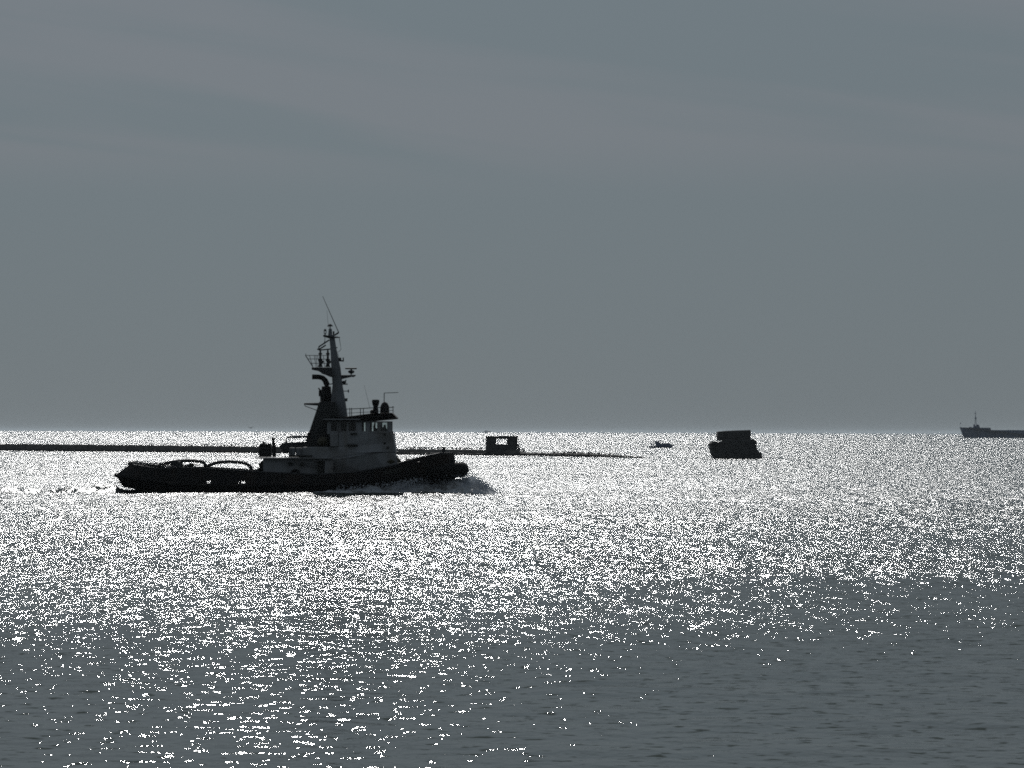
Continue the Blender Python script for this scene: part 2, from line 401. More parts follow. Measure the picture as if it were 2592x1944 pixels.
# ------------------------------------------------------------------ concrete ruin standing in the sea
RR = water(1865, 1161).y
rp = lambda px, py: pt(px, py, RR)
r0 = rp(1865, 1161); ruin = empty('concrete_ruin', (r0.x, RR, 0), 'massive dark two-tier concrete ruin standing alone in the sea', 'ruin')
def RP(lst): return [(rp(a, b).x - r0.x, rp(a, b).z if b < 1165 else -0.8) for a, b in lst]
low = RP([(1812, 1170), (1810.5, 1161), (1805, 1154), (1802.5, 1148), (1802, 1141), (1799, 1136), (1800.5, 1130), (1797.5, 1126), (1797.5, 1122), (1801.5, 1122), (1803, 1118.5),
          (1832, 1117.5), (1834, 1114.5), (1905, 1113.5), (1915, 1114), (1916, 1120), (1915, 1128), (1917, 1137), (1920, 1142), (1923, 1145), (1928, 1148), (1929, 1155), (1929, 1161), (1929, 1170)])
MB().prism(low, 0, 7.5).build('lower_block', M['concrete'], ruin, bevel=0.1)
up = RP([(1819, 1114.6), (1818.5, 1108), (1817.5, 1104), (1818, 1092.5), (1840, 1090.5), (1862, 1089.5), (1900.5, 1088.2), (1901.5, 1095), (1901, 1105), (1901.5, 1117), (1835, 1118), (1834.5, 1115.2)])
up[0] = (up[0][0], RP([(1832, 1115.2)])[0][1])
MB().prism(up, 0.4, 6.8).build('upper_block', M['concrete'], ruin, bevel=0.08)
for a, b_, c, d in ((1803, 1816, 1117, 1119), (1903, 1910, 1111.5, 1114), (1919, 1927, 1145, 1149), (1806, 1812, 1156, 1161), (1918, 1931, 1155, 1162)):
    q0, q1 = RP([(a, d), (b_, c)])
    MB().box(q0[0], q1[0], -0.4, 1.6, q0[1]-0.5, q1[1]).build('broken_ledge', M['concrete'], ruin, bevel=0.12)

# ------------------------------------------------------------------ tug
tug = empty('tugboat', (TUG_X, TUG_R, 0), 'black hulled tugboat with tall mast steaming to the right', 'tugboat')
def part(mb, name, m, parent=tug, **k): return mb.build(name, M[m], parent, **k)
def tx(px, dy=0): return tp(px, 1200, dy).x
def tz(py, dy=0, px=745): return tp(px, py, dy).z
HB = 4.2
STRAKE = [(300, 1202.5), (340, 1211), (400, 1219), (435, 1223.5), (519, 1228.5), (604, 1229.5), (800, 1228), (900, 1222), (1000, 1211), (1080, 1200), (1150, 1192)]
TOP = [(300, 1175), (314, 1178.5), (400, 1187.5), (434, 1187.5), (438, 1184.5), (520, 1187), (669, 1196), (803, 1202), (902, 1196), (938, 1190), (993, 1180), (1017, 1172), (1060, 1160), (1114, 1149), (1150, 1148)]
BR_D = [(300, .80), (320, .90), (345, .96), (400, 1), (800, 1), (900, .95), (1000, .80), (1060, .62), (1110, .40), (1135, .25), (1150, .10)]
BR_T = [(300, .74), (320, .86), (345, .93), (400, .99), (800, 1.0), (900, .97), (1000, .86), (1060, .70), (1110, .48), (1135, .33), (1150, .15)]
BR_W = [(300, .70), (345, .88), (400, .95), (800, .96), (900, .84), (1000, .60), (1060, .38), (1110, .18), (1150, .02)]
def sx_(s, xs, xb):
    if s < 400: return xs + (s-300)/100*(400-xs)
    if s > 1000: return 1000 + (s-1000)/150*(xb-1000)
    return s
def hull_point(s, level, side):
    """level 0 keel, 1 waterline, 2 deck edge, 3 bulwark top (fractions between 2 and 3 by pixels handled by the caller)"""
    if level == 0: w, xs, xb, z = interp(s, BR_W)*0.75, 316, 1110, -1.4
    elif level == 1: w, xs, xb, z = interp(s, BR_W), 308, 1140, 0.0
    elif level == 2: w, xs, xb, z = interp(s, BR_D), 295, 1158, None
    else: w, xs, xb, z = interp(s, BR_T), 331, 1147, None
    px = sx_(s, xs, xb); dy = side*HB*w
    if z is None:
        p = tp(px, interp(s, STRAKE if level == 2 else TOP), -HB*w); z = p.z
        if level == 1 and s < 360: z = z
    if level < 2 and s < 500:
        z1 = 0.62*((500-s)/200)**1.1
        z = z1 if level else z1 - .2 - 1.2*min(1, (s-300)/200)**2
    x = tx(px, -HB*w)
    return Vector((x, dy, z))
PORTS = [(420, 434, 1), (437, 451, 0), (504, 507.5, 1), (509, 534, 1), (587, 589.5, 1), (594, 606, 1), (609.5, 621, 1)]
HOLES = [(349.5, 354), (537.7, 542.3), (612.5, 617), (1058, 1063)]
stations = sorted(set([300, 306, 314, 322, 332, 345, 360, 380, 400, 434, 438, 470, 490, 520, 550, 570, 640, 669, 700, 740, 780, 803, 840, 870, 902, 920, 938, 965, 993, 1017, 1040, 1075, 1095, 1114, 1125, 1135, 1144, 1150]
                      + [a for p in PORTS for a in p[:2]] + [a for h in HOLES for a in h]))
ns = len(stations)
# hull below the deck edge
mb = MB(); vs, fs = [], []
for s in stations:
    for side in (-1, 1):
        for lv in (0, 1, 2): vs.append(hull_point(s, lv, side))
for i in range(ns-1):
    a, b = i*6, (i+1)*6
    for q in (0, 1): fs += [(a+q, b+q, b+q+1, a+q+1), (a+3+q, a+4+q, b+4+q, b+3+q)]
    fs += [(a, a+3, b+3, b)]
fs += [(0, 1, 4, 3), (1, 2, 5, 4)]; e = (ns-1)*6; fs += [(e, e+3, e+4, e+1), (e+1, e+4, e+5, e+2)]
part(mb.add(vs, fs), 'hull', 'hull', smooth=False)
mb = MB(); vs, fs = [], []
for s in stations:
    for side in (-1, 1):
        p = hull_point(s, 2, side); vs.append((p.x, p.y*0.97, p.z - 0.26 - 0.3*max(0, (480-s)/180)))
for i in range(ns-1): fs.append((2*i, 2*i+1, 2*i+3, 2*i+2))
part(mb.add(vs, fs), 'deck', 'deck')
# bulwark with freeing ports and fairlead holes cut right through it
def bul(s, side):
    lo, hi = hull_point(s, 2, side), hull_point(s, 3, side); out = []
    H = hi.z - lo.z; k = 0.0312
    for d in (0, 2.0*k, 6.0*k, 10.5*k, H-8.5*k, H-4*k, H):
        f = min(max(d/H, 0), 1); out.append(lo.lerp(hi, f))
    return out
for side in (-1, 1):
    mb = MB(); vs, fs = [], []
    for s in stations: vs += bul(s, side)
    for i in range(ns-1):
        mid = 0.5*(stations[i]+stations[i+1])
        for q in range(6):
            if q in (1, 2) and any(a < mid < b for a, b, full in PORTS):
                full = [f_ for a, b, f_ in PORTS if a < mid < b][0]
                if full or q == 1: continue
            if q == 4 and any(a < mid < b for a, b in HOLES): continue
            fs.append((i*7+q, (i+1)*7+q, (i+1)*7+q+1, i*7+q+1))
    part(mb.add(vs, fs), 'bulwark', 'hull', solid=0.07)
    part(MB().tube([hull_point(s, 3, side) + Vector((0, 0, 0.03)) for s in stations], 0.07, 6), 'cap_rail', 'steel')
    part(MB().tube([hull_point(s, 2, side) + Vector((0, side*0.06, -0.05)) for s in stations], 0.13, 6), 'rubbing_strake', 'rubber')
mb = MB(); a, b = [p for p in bul(300, -1)], [p for p in bul(300, 1)]
mb.add(a+b, [(q, q+1, q+8, q+7) for q in range(6)]); part(mb, 'transom_bulwark', 'hull', solid=0.07)
mb = MB(); a, b = [p for p in bul(1150, -1)], [p for p in bul(1150, 1)]
mb.add(a+b, [(q, q+1, q+8, q+7) for q in range(6)]); part(mb, 'stem_plate', 'hull', solid=0.07)
p0, p1 = hull_point(300, 2, -1), hull_point(300, 2, 1)
part(MB().tube([p0 + Vector((-.05, 0, 0)), p1 + Vector((-.05, 0, 0))], 0.12, 8), 'stern_fender', 'rubber')
# roll fender round the stem
path = []
for px, dy in ((1085, -3.0), (1110, -2.6), (1135, -1.9), (1155, -1.1), (1166, -0.4), (1168, 0), (1166, 0.4), (1155, 1.1), (1135, 1.9), (1110, 2.6), (1085, 3.0)):
    py = interp(px, [(1085, 1196), (1135, 1190), (1168, 1188.5)]); path.append((tx(px), dy, tz(py, 0, px)))
part(MB().tube(path, [0.25, 0.42, 0.54, 0.6, 0.61, 0.61, 0.61, 0.6, 0.54, 0.42, 0.25], 14), 'bow_fender', 'rubber', smooth=True)
part(MB().prism([(tx(a), tz(b, 0, a)) for a, b in ((1112, 1160), (1114, 1148.5), (1143, 1147.5), (1146, 1157), (1149, 1166), (1152, 1178), (1130, 1182))], -0.9, 0.9), 'stem_head', 'hull', bevel=0.05)
part(MB().box(tx(1119.5), tx(1127.5), -0.13, 0.13, tz(1152, 0, 1120), tz(1133.5, 0, 1120)).box(tx(1117.5), tx(1128.5), -0.2, 0.2, tz(1134.5, 0, 1120), tz(1131.5, 0, 1120)), 'bow_post', 'steel', bevel=0.03)
# stern rail above the low part of the bulwark
ra = [(331, 1172.5), (349, 1175), (372, 1176), (405, 1178.5), (440, 1181.5)]
for side in (-1, 1):
    m_ = MB().tube([tp(a, b, -3.9).xyz * 1 if side < 0 else Vector((tp(a, b, -3.9).x, 3.7, tp(a, b, -3.9).z)) for a, b in ra], 0.05, 6)
    part(m_, 'stern_rail', 'steel')
    for a, b, c in ((349, 1175, 1182), (367, 1176, 1186), (382, 1177, 1188), (398, 1178, 1189), (414, 1179, 1189)):
        q0, q1 = tp(a, b, -3.9), tp(a+random.uniform(-3, 3), c, -3.9)
        y = -3.9 if side < 0 else 3.7
        part(MB().tube([(q0.x, y, q0.z), (q1.x, y, q1.z)], 0.035, 5), 'rail_post', 'steel')
part(MB().box(tx(329), tx(346), -1.6, 1.6, tz(1184), tz(1169)), 'stern_roller', 'steel', bevel=0.08)
part(MB().tube([tp(333, 1167, -1), tp(372, 1169, -1), tp(412, 1173, -1)], 0.02, 4), 'stern_wire', 'steel')
# tow bows: pipe hoops over the after deck
def hoop(pts, dy, rad=0.13):
    return MB().tube([tp(a, b, dy) for a, b in pts], rad, 8)
part(hoop([(398, 1184), (406, 1177), (420, 1172.5), (440, 1168.5), (458, 1166.8), (474, 1165.8), (492, 1166.3), (508, 1168.2), (516, 1170), (519.5, 1175), (521, 1190)], -0.3), 'tow_bow', 'steel', smooth=True)
part(hoop([(521, 1184), (530, 1178), (540, 1173.8), (552, 1170.5), (566, 1168.8), (582, 1168.4), (600, 1169.2), (614, 1171), (626, 1174.5), (633, 1179), (637, 1186), (640, 1198)], -0.3), 'tow_bow', 'steel', smooth=True)
w = part(MB().lathe((tx(448), 0, tz(1180)), [(0.42, -1.2), (0.42, -1.1), (0.26, -1.08), (0.26, 1.08), (0.42, 1.1), (0.42, 1.2)], 14, 'y'), 'tow_winch', 'steel')
part(MB().box(tx(440), tx(461), -1.0, 1.0, tz(1226), tz(1184.5)), 'winch_bed', 'steel', bevel=0.05)
part(MB().box(tx(451), tx(460), -1.0, -0.6, tz(1184), tz(1169)).box(tx(438), tx(447), -1, -0.7, tz(1184), tz(1171)), 'winch_housing', 'steel', bevel=0.04)
part(MB().lathe((tx(485.5), 0.3, tz(1226)), [(0.14, 0), (0.14, 1.45), (0.2, 1.47), (0.2, 1.62)], 10), 'tow_bitt', 'steel')
part(MB().box(tx(463), tx(483), 1.8, 2.2, tz(1192), tz(1178)), 'gear_box', 'steel', bevel=0.03)
part(MB().tube([tp(463, 1178, 0), tp(486, 1176, 0), tp(505, 1177, 0)], 0.04, 5), 'tow_line', 'rope')

# deckhouse and wheelhouse: each level is a hollow shell or a solid block with its own trim
def house(prof, w, name, m='white', bevel=0.08, taper=None):
    return part(MB().prism([(tx(a), tz(b, 0, a)) for a, b in prof], -w, w, taper), name, m, bevel=bevel)
W1, W2, W3 = 3.25, 3.0, 2.55
house([(673, 1232), (673, 1160.5), (845, 1161), (900, 1152.5), (950, 1146), (1000, 1146), (1006, 1158), (1010, 1178), (1012, 1225)], W1, 'deckhouse', taper=lambda x, z: 1 - 0.30*max(0, (x - tx(930))/(tx(1012)-tx(930)))**1.5)
house([(654, 1160.4), (655, 1157.5), (845, 1157.5), (845, 1160.4)], W1+0.35, 'boat_deck', bevel=0.02)
# upper house (light), stepping up to the wheelhouse sill
ftaper = lambda x, z: 1 - 0.28*max(0, (x - tx(955))/(tx(1004)-tx(955)))**1.6
house([(760, 1157.3), (772, 1131), (840, 1131), (840, 1097.5), (990, 1094.5), (996, 1096), (1000, 1119), (1005, 1143.5), (985, 1145), (950, 1145), (925, 1147.5), (895, 1152), (840, 1161)], W2, 'upper_house', taper=ftaper)
house([(839, 1163.2), (895, 1154.4), (925, 1149.6), (950, 1146.6), (1005, 1145.6), (1007, 1143), (950, 1143.6), (925, 1146.6), (895, 1151.2), (839, 1160)], W2+0.12, 'fashion_plate', 'grey', bevel=0.02, taper=ftaper)
# wheelhouse from sill, header and mullions so that one sees through
zs, zh = tz(1096, 0, 920), tz(1067, 0, 920)
wt = lambda x: 1 - 0.30*max(0, (x - tx(950))/(tx(992)-tx(950)))**1.6
def wseg(a, b, z0, z1, m_, sides=(-1, 1)):
    x0, x1 = tx(a), tx(b)
    for sgn in sides:
        ya, yb = sgn*W3*wt(x0), sgn*W3*wt(x1); yi, yj = ya - sgn*0.1, yb - sgn*0.1
        m_.add([(x0, ya, z0), (x1, yb, z0), (x1, yj, z0), (x0, yi, z0), (x0, ya, z1), (x1, yb, z1), (x1, yj, z1), (x0, yi, z1)],
               [(0, 1, 5, 4), (1, 2, 6, 5), (2, 3, 7, 6), (3, 0, 4, 7), (0, 3, 2, 1), (4, 5, 6, 7)])
wins = [(842, 857), (866, 881), (886, 904), (919, 930), (939.5, 957.5), (966, 982)]
edges = [832, 842, 857, 866, 881, 886, 904, 919, 930, 939.5, 957.5, 966, 982, 991]
def wpart(name, *segs):
    for sgn in (-1, 1):
        m_ = MB()
        for a, b, z0, z1 in segs: wseg(a, b, z0, z1, m_, (sgn,))
        part(m_, name, 'white')
for a, b in zip(edges[0::2], edges[1::2]): wpart('window_pillar', (a, b, zs-0.1, zh+0.02))
for a, b in wins:
    wpart('window_header', (a, b, tz(1069.5, 0, a), zh+0.02)); wpart('window_sill', (a, b, zs-0.1, tz(1091, 0, a)))
xa, xb = tx(991), tx(992.5)
for ya, yb in ((-W3*.7, -1.25), (-0.65, -0.5), (0.5, 0.65), (1.25, W3*.7)):
    part(MB().box(xa+.004, xb, ya, yb, zs-.1, zh+.02), 'front_mullion', 'white')
part(MB().box(tx(832), tx(834), -W3+.11, W3-.11, zs-.1, zh+.02), 'rear_wall', 'white')
for a, b in wins:
    for sgn in (-1, 1):
        x0, x1 = tx(a), tx(b); y0, y1 = sgn*(W3*wt(x0)-.05), sgn*(W3*wt(x1)-.05); z0, z1 = tz(1091, 0, a)+.0, tz(1069.5, 0, a)
        part(MB().add([(x0, y0, z0), (x1, y1, z0), (x1, y1, z1), (x0, y0, z1)], [(0, 1, 2, 3)]), 'window', 'glass')
for ya, yb in ((-1.25, -.65), (-.5, .5), (.65, 1.25)):
    part(MB().add([(xb-.03, ya, zs-.1), (xb-.03, yb, zs-.1), (xb-.03, yb, zh), (xb-.03, ya, zh)], [(0, 1, 2, 3)]), 'front_window', 'glass')
# inside the wheelhouse: solid blocks added to darken some windows, console and helm chair
part(MB().box(tx(838), tx(885.4), -1.2, 1.2, zs-.1, zh), 'aft_window_blocker', 'door')
part(MB().box(tx(888.6), tx(921.0), -0.4, 1.0, zs-.1, zh), 'window_blocker', 'door')
part(MB().box(tx(925.4), tx(940.5), -0.4, 1.0, zs-.1, zh), 'window_blocker', 'door')
part(MB().prism([(tx(946), zs-.1), (tx(945), tz(1080)), (tx(948), tz(1069)), (tx(951), tz(1069)), (tx(950.5), tz(1082)), (tx(956), tz(1085)), (tx(955), zs-.1)], -.3, .3), 'helm_chair', 'door', bevel=.04)
part(MB().prism([(tx(958), zs-.1), (tx(960), tz(1083)), (tx(972), tz(1080)), (tx(973), tz(1074)), (tx(976), tz(1074)), (tx(977), tz(1084)), (tx(984), tz(1086)), (tx(984), zs-.1)], -1.2, 1.2), 'console', 'door', bevel=.04)
# roof with visor
house([(821, 1063.5), (822, 1060), (868, 1056.5), (937, 1047.5), (994, 1045), (1007, 1058), (1006, 1060.5), (992, 1062), (940, 1066.7), (868, 1067), (832, 1067)], W3+.25, 'wheelhouse_roof', 'black', bevel=.03, taper=lambda x, z: 1 - 0.25*max(0, (x - tx(955))/(tx(1006)-tx(955)))**1.6)
part(MB().box(tx(822), tx(915), -W3-.32, -W3-.26, tz(1062.5, -W3), tz(1059.5, -W3)), 'roof_edge_glint', 'white')  # pale strip painted in as the glint along the roof edge
# doors, portholes, vents, lockers on the near side
yn = -W1-0.02
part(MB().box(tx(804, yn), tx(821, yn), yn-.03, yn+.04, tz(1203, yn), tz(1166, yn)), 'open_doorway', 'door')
d_ = part(MB().box(tx(823, yn), tx(844, yn), yn-.07, yn+.03, tz(1202, yn), tz(1166.5, yn)), 'door', 'white', bevel=.03)
part(MB().box(tx(840, yn), tx(842, yn), yn-.11, yn-.07, tz(1187, yn), tz(1184, yn)), 'handle', 'steel', d_)
for px, py in ((736, 1174), (765, 1176)):
    f_ = part(MB().lathe((tx(px, yn), yn, tz(py, yn)), [(0.17, -.05), (0.17, .04)], 16, 'y'), 'porthole', 'steel')
    part(MB().lathe((tx(px, yn), yn, tz(py, yn)), [(0.12, -.07), (0.12, -.05)], 16, 'y'), 'pane', 'door', f_)
y2 = -W2-.02
part(MB().box(tx(880, y2), tx(906, y2), y2-.03, y2+.04, tz(1131, y2), tz(1124, y2)), 'vent_grille', 'door')
part(MB().box(tx(887, y2), tx(905, y2), y2-.05, y2+.04, tz(1101, y2), tz(1095.5, y2)), 'door_sill', 'door')
for px, py in ((974, 1100), (974, 1122), (982, 1133)):
    yq = -W2*ftaper(tx(px), 0)
    part(MB().lathe((tx(px, yq), yq, tz(py, yq, px)), [(.11, -.06), (.11, .08)], 10, 'y'), 'side_lamp', 'door')
part(MB().tube([tp(858, 1066, -2.7), tp(858, 1100, -3.1), tp(857, 1128, -3.1)], .04, 5), 'drain_pipe', 'steel')
part(MB().box(tx(833, y2), tx(857, y2), y2-.25, y2-.02, tz(1131, y2), tz(1129, y2)), 'step', 'door')
for a in (738, 755):
    part(MB().box(tx(a), tx(a+14), -3.3, -2.5, tz(1154, -3), tz(1133, -3)), 'deck_locker', 'grey', bevel=.03)
part(MB().box(tx(737), tx(795), -3.35, -3.05, tz(1157, -3), tz(1152, -3)), 'locker_bed', 'door')
# life raft canister in its cradle
part(MB().ball(tp(818, 1118.5, -2.2), .44, .9, .42, 14, 8), 'life_raft', 'rope', smooth=True)
part(MB().box(tx(806), tx(830), -2.6, -1.9, tz(1133), tz(1127)), 'raft_cradle', 'steel')
# gear on the boat deck
part(MB().prism([(tx(a), tz(b)) for a, b in ((658, 1157), (659, 1126), (668, 1122), (676, 1124), (687, 1122), (689, 1134), (688, 1157))], -1.3, .4), 'engine_casing', 'black', bevel=.04)
part(MB().prism([(tx(a), tz(b)) for a, b in ((666, 1124), (667, 1117), (669, 1117), (674, 1123))], -1.0, -.6), 'casing_cowl', 'black')
part(MB().tube([tp(693, 1157, -1.5), tp(693, 1116, -1.5)], .11, 8).ball(tp(692, 1111.5, -1.5), .14, .14, .14, 8, 6), 'vent_post', 'black')
part(MB().tube([tp(697, 1157, -1.2), tp(696.5, 1122, -1.2)], .07, 6), 'vent_post', 'black')
rib_ = [(708, 1133), (708, 1125), (716, 1121), (740, 1120), (760, 1118.5), (778, 1117), (781, 1131), (770, 1145), (716, 1144)]
part(MB().prism([(tx(a), tz(b)) for a, b in rib_], -.2, 1.8), 'work_boat', 'steel', bevel=.12)
part(MB().tube([tp(722, 1118, 0), tp(723, 1114, 0), tp(726, 1120, 0)], .1, 6), 'boat_engine', 'black')
part(MB().prism([(tx(a), tz(b)) for a, b in ((725, 1109.5), (727, 1107), (734, 1103.5), (781, 1101.5), (781, 1106.5), (760, 1108.5), (735, 1109))], -.5, 1.6), 'awning', 'grey', bevel=.02)
part(MB().tube([tp(726, 1109, -.4), tp(725.5, 1121, -.4)], .025, 5), 'awning_pole', 'steel')
part(MB().tube([tp(776, 1116, -1.5), tp(779, 1100, -1.5), tp(781.5, 1095.5, -1.5), tp(784.5, 1096.5, -1.5), tp(785, 1102, -1.5), tp(782, 1112, -1.5)], .05, 6), 'davit', 'black')
for py in (1135, 1145):
    part(MB().tube([tp(656, py, -3.4), tp(740, py, -3.4)], .025, 5), 'guard_rail', 'steel')
for px in (657, 675, 692, 707, 722, 738):
    part(MB().tube([tp(px, 1158, -3.4), tp(px, 1135, -3.4)], .025, 5), 'rail_post', 'steel')
part(MB().tube([tp(a, b, -2) for a, b in ((661, 1144), (660, 1149), (663, 1154), (668, 1155), (671, 1150))], .05, 6), 'pipe_hook', 'black')
part(MB().tube([tp(a, b, -2.6) for a, b in ((672, 1170), (669, 1168.5), (666, 1170.5), (664.5, 1175), (661, 1179), (660, 1184), (664, 1190), (671, 1193))], [.1, .12, .14, .2, .25, .28, .24, .15], 7), 'cowl_vent', 'black', smooth=True)
# funnel casing, uptake elbow, platform
house([(771, 1131.5), (787, 1088), (803, 1040), (809, 1020), (812, 1016.5), (850, 1016.5), (856, 1028), (858, 1056), (840, 1058), (839, 1131)], 1.5, 'funnel_casing', 'casing', bevel=.06)
part(MB().tube([tp(a, b) for a, b in ((826, 1020), (826, 1000), (826, 978))], [.36, .40, .36], 12), 'exhaust_uptake', 'black', smooth=True)
part(MB().tube([tp(a, b) for a, b in ((827.5, 985), (827, 972), (823, 963), (817, 957), (808, 954.3), (798, 954), (790, 954))], [.24, .23, .215, .2, .19, .19, .2], 12), 'exhaust_elbow', 'black', smooth=True)
part(MB().tube([tp(818, 1020, .5), tp(818, 1000, .5), tp(818, 986, .5)], [.22, .25, .16], 8).tube([tp(813, 990, .4), tp(808.5, 985.5, .4), tp(806, 982, .4)], .06, 6).box(tx(806.5), tx(815), .2, .6, tz(1003), tz(988)), 'silencer', 'black')
part(MB().prism([(tx(a), tz(b)) for a, b in ((770.3, 1024.5), (770.3, 1020.3), (810, 1019.3), (810, 1026), (803, 1026.5))], -.5, .5), 'funnel_platform', 'steel', bevel=.02)
part(MB().tube([tp(771, 1025), tp(773, 1028), tp(803, 1039)], .03, 5), 'platform_strut', 'steel')
# mast
mL = [(832.5, 846), (836, 881), (838.5, 930), (842, 975), (838, 1011), (842, 1057)]
mR = [(845.5, 857), (851, 881), (861.5, 930), (867, 975), (873.5, 1011), (880.5, 1057)]
vs, fs = [], []
for (a, b), (c, d) in zip(mL, mR):
    x0, x1, z = tx(a), tx(c), tz(b); hw = (x1-x0)*0.42
    vs += [(x0, -hw, z), (x1, -hw, z), (x1, hw, z), (x0, hw, z)]
for i in range(len(mL)-1):
    for q in range(4): fs.append((i*4+q, i*4+(q+1) % 4, (i+1)*4+(q+1) % 4, (i+1)*4+q))
fs += [(0, 1, 2, 3), (20, 21, 22, 23)]
mast = part(MB().add(vs, fs), 'mast', 'grey', bevel=.08)
def mp(mb, name, m='steel', **k): return part(mb, name, m, mast, **k)
mp(MB().tube([tp(835.5, 850), tp(835.5, 832)], [.17, .12], 8), 'mast_head', 'grey')
mp(MB().tube([tp(835, 833), tp(835, 826)], .04, 6).lathe(tp(835, 826.2), [(.24, 0), (.2, .07), (.12, .15), (.03, .2)], 12), 'dome_antenna')
mp(MB().prism([(tx(a), tz(b)) for a, b in ((818, 852), (818, 847.5), (832, 849), (846, 851.5), (860, 852.2), (860, 854.5), (846, 855.5), (832, 856))], -.35, .35), 'crosstree', bevel=.02)
mp(MB().lathe(tp(822.5, 848), [(.05, 0), (.05, .12), (.12, .13), (.12, .18)], 8).lathe(tp(822.5, 837.5), [(.12, -.04), (.13, .0), (.05, .1), (.1, .11), (.1, .14)], 8).tube([tp(819.8, 842.5), tp(819.8, 836.5)], .02, 5).tube([tp(825.3, 842.5), tp(825.3, 836.5)], .02, 5), 'mast_lantern')
mp(MB().tube([tp(846, 849), tp(851, 845.5), tp(857, 841.5)], .07, 6).box(tx(842), tx(846), -.1, .1, tz(852), tz(838)), 'antenna_bracket')
mp(MB().tube([tp(857, 842), tp(816, 750)], [.035, .018], 5), 'whip_antenna')
mp(MB().tube([tp(831, 830), tp(826.5, 785)], [.012, .007], 4), 'whip_antenna')
mp(MB().tube([tp(833, 860.5), tp(807, 877.5), tp(806.5, 884)], .06, 6), 'signal_strut')
mp(MB().tube([tp(824.5, 873.5), tp(808, 884)], .06, 6), 'signal_strut')
mp(MB().tube([tp(802.5, 883.5), tp(808, 886), tp(818, 885.3), tp(836, 883.5)], .055, 6), 'signal_yard')
mp(MB().tube([tp(822, 850), tp(822, 871)], .02, 4).tube([tp(819, 871), tp(822, 863)], .03, 4), 'halyard')
for px in (810.5, 829.5):
    z0 = 929
    mp(MB().lathe(tp(px, 929), [(.20, 0), (.16, .12), (.09, .3), (.09, .42), (.17, .46), (.17, .62), (.09, .66), (.08, .95), (.15, .98), (.15, 1.08), (.08, 1.12), (.06, 1.38)], 10), 'navigation_light_stack')
    mp(MB().tube([tp(px+1, 922, -.2), tp(px+8, 914, -.2)], .09, 6), 'light_bracket')
for k in range(3):
    y_ = (899.5, 908.5, 919.5)[k]; x_ = (772.5, 779.5, 787)[k]
    for dy in (-.75, .75):
        mp(MB().tube([tp(x_, y_, dy), tp(834, y_+.5, dy)], .022, 5), 'basket_rail')
for dy in (-.75, .75):
    for a, b in ((783, 792), (795, 800), (799, 803), (803, 810), (818, 822)):
        mp(MB().tube([tp(a, 899.5, dy), tp(b if b < 803 else b, 930, dy)], .02, 5), 'basket_post')
    mp(MB().tube([tp(774, 895, dy), tp(773, 899.5, dy), tp(792, 929, dy)], .035, 5), 'basket_frame')
mp(MB().prism([(tx(a), tz(b)) for a, b in ((790, 936), (790, 930), (840, 930), (842, 953), (836, 954), (818, 946), (806, 939))], -.8, .8), 'mast_platform', bevel=.02)
mp(MB().tube([tp(814, 944), tp(842, 954)], .05, 5), 'platform_brace')
mp(MB().tube([tp(833, 973), tp(844, 971)], .04, 5), 'uptake_stay')
rb = mp(MB().prism([(tx(a), tz(b)) for a, b in ((859, 949), (893, 948.7), (900, 948), (900, 951), (894, 954.5), (890, 953.5), (862, 960))], -.25, .25), 'radar_bracket', bevel=.02)
mp(MB().lathe(tp(889, 948.5), [(.06, 0), (.06, .08), (.2, .14), (.26, .22), (.22, .32), (.08, .36), (.07, .42)], 12), 'radar_pedestal')
mp(MB().box(tx(873.5), tx(903), -.12, .12, tz(934.3), tz(930.3)), 'radar_scanner', bevel=.04)
mp(MB().box(tx(855), tx(863.5), -.15, .15, tz(911.5), tz(905)).tube([tp(858, 913), tp(870, 913.5)], .06, 5).tube([tp(869, 914), tp(868.5, 905)], .05, 5), 'floodlight')
mp(MB().tube([tp(865, 972.5), tp(880, 972.3)], .05, 5).lathe(tp(871, 971), [(.1, 0), (.18, .1), (.12, .22)], 8).tube([tp(874, 966), tp(876, 961.5)], .05, 5), 'floodlight')
mp(MB().tube([tp(869, 990), tp(880, 990)], .03, 5).lathe(tp(880, 990), [(.06, 0), (.16, .08), (.05, .11)], 8, 'x'), 'horn')
mp(MB().box(tx(872.5), tx(879.5), -.15, .15, tz(1015.5), tz(1008)).tube([tp(871, 1010), tp(880, 1009)], .04, 5), 'floodlight')
mp(MB().tube([tp(858, 853), tp(861, 872), tp(863, 884), tp(859, 889), tp(852, 892)], .02, 5), 'cable')
mp(MB().tube([tp(855, 893), tp(858, 905)], .012, 4), 'cable')
mp(MB().tube([tp(849, 880), tp(854, 880)], .04, 5), 'step_lug')
# wheelhouse top: rail, searchlights, wind vane arm
for dy in (-2.3, 2.0):
    part(MB().tube([tp(876, 1035.5, dy), tp(915, 1034, dy), tp(960, 1031.5, dy), tp(995, 1031, dy)], .03, 5), 'roof_rail', 'steel')
    part(MB().tube([tp(880, 1046, dy), tp(915, 1044, dy), tp(995, 1039, dy)], .018, 4), 'roof_rail', 'steel')
    for px in (885.5, 890, 912.5, 920, 955, 975, 995):
        part(MB().tube([tp(px, 1032.5, dy), tp(px, interp(px, [(880, 1055), (937, 1047), (995, 1045)]), dy)], .032, 5), 'roof_rail_post', 'steel')
part(MB().tube([tp(995, 1031, -2.3), tp(995.5, 1029, -2.3)], .09, 6), 'rail_lamp', 'steel')
part(MB().lathe(tp(951, 1047, -.6), [(.22, 0), (.22, .3), (.17, .5), (.26, .75), (.30, .95), (.27, 1.06), (.24, 1.09)], 12), 'searchlight', 'black', smooth=True)
part(MB().ball(tp(943, 1043, -.6), .2, .3, .2, 8, 6), 'searchlight_base', 'black')
part(MB().lathe(tp(974, 1046, -.4), [(.36, 0), (.36, .25), (.33, .55), (.22, .78), (.08, .88)], 12), 'compass_dome', 'black', smooth=True)
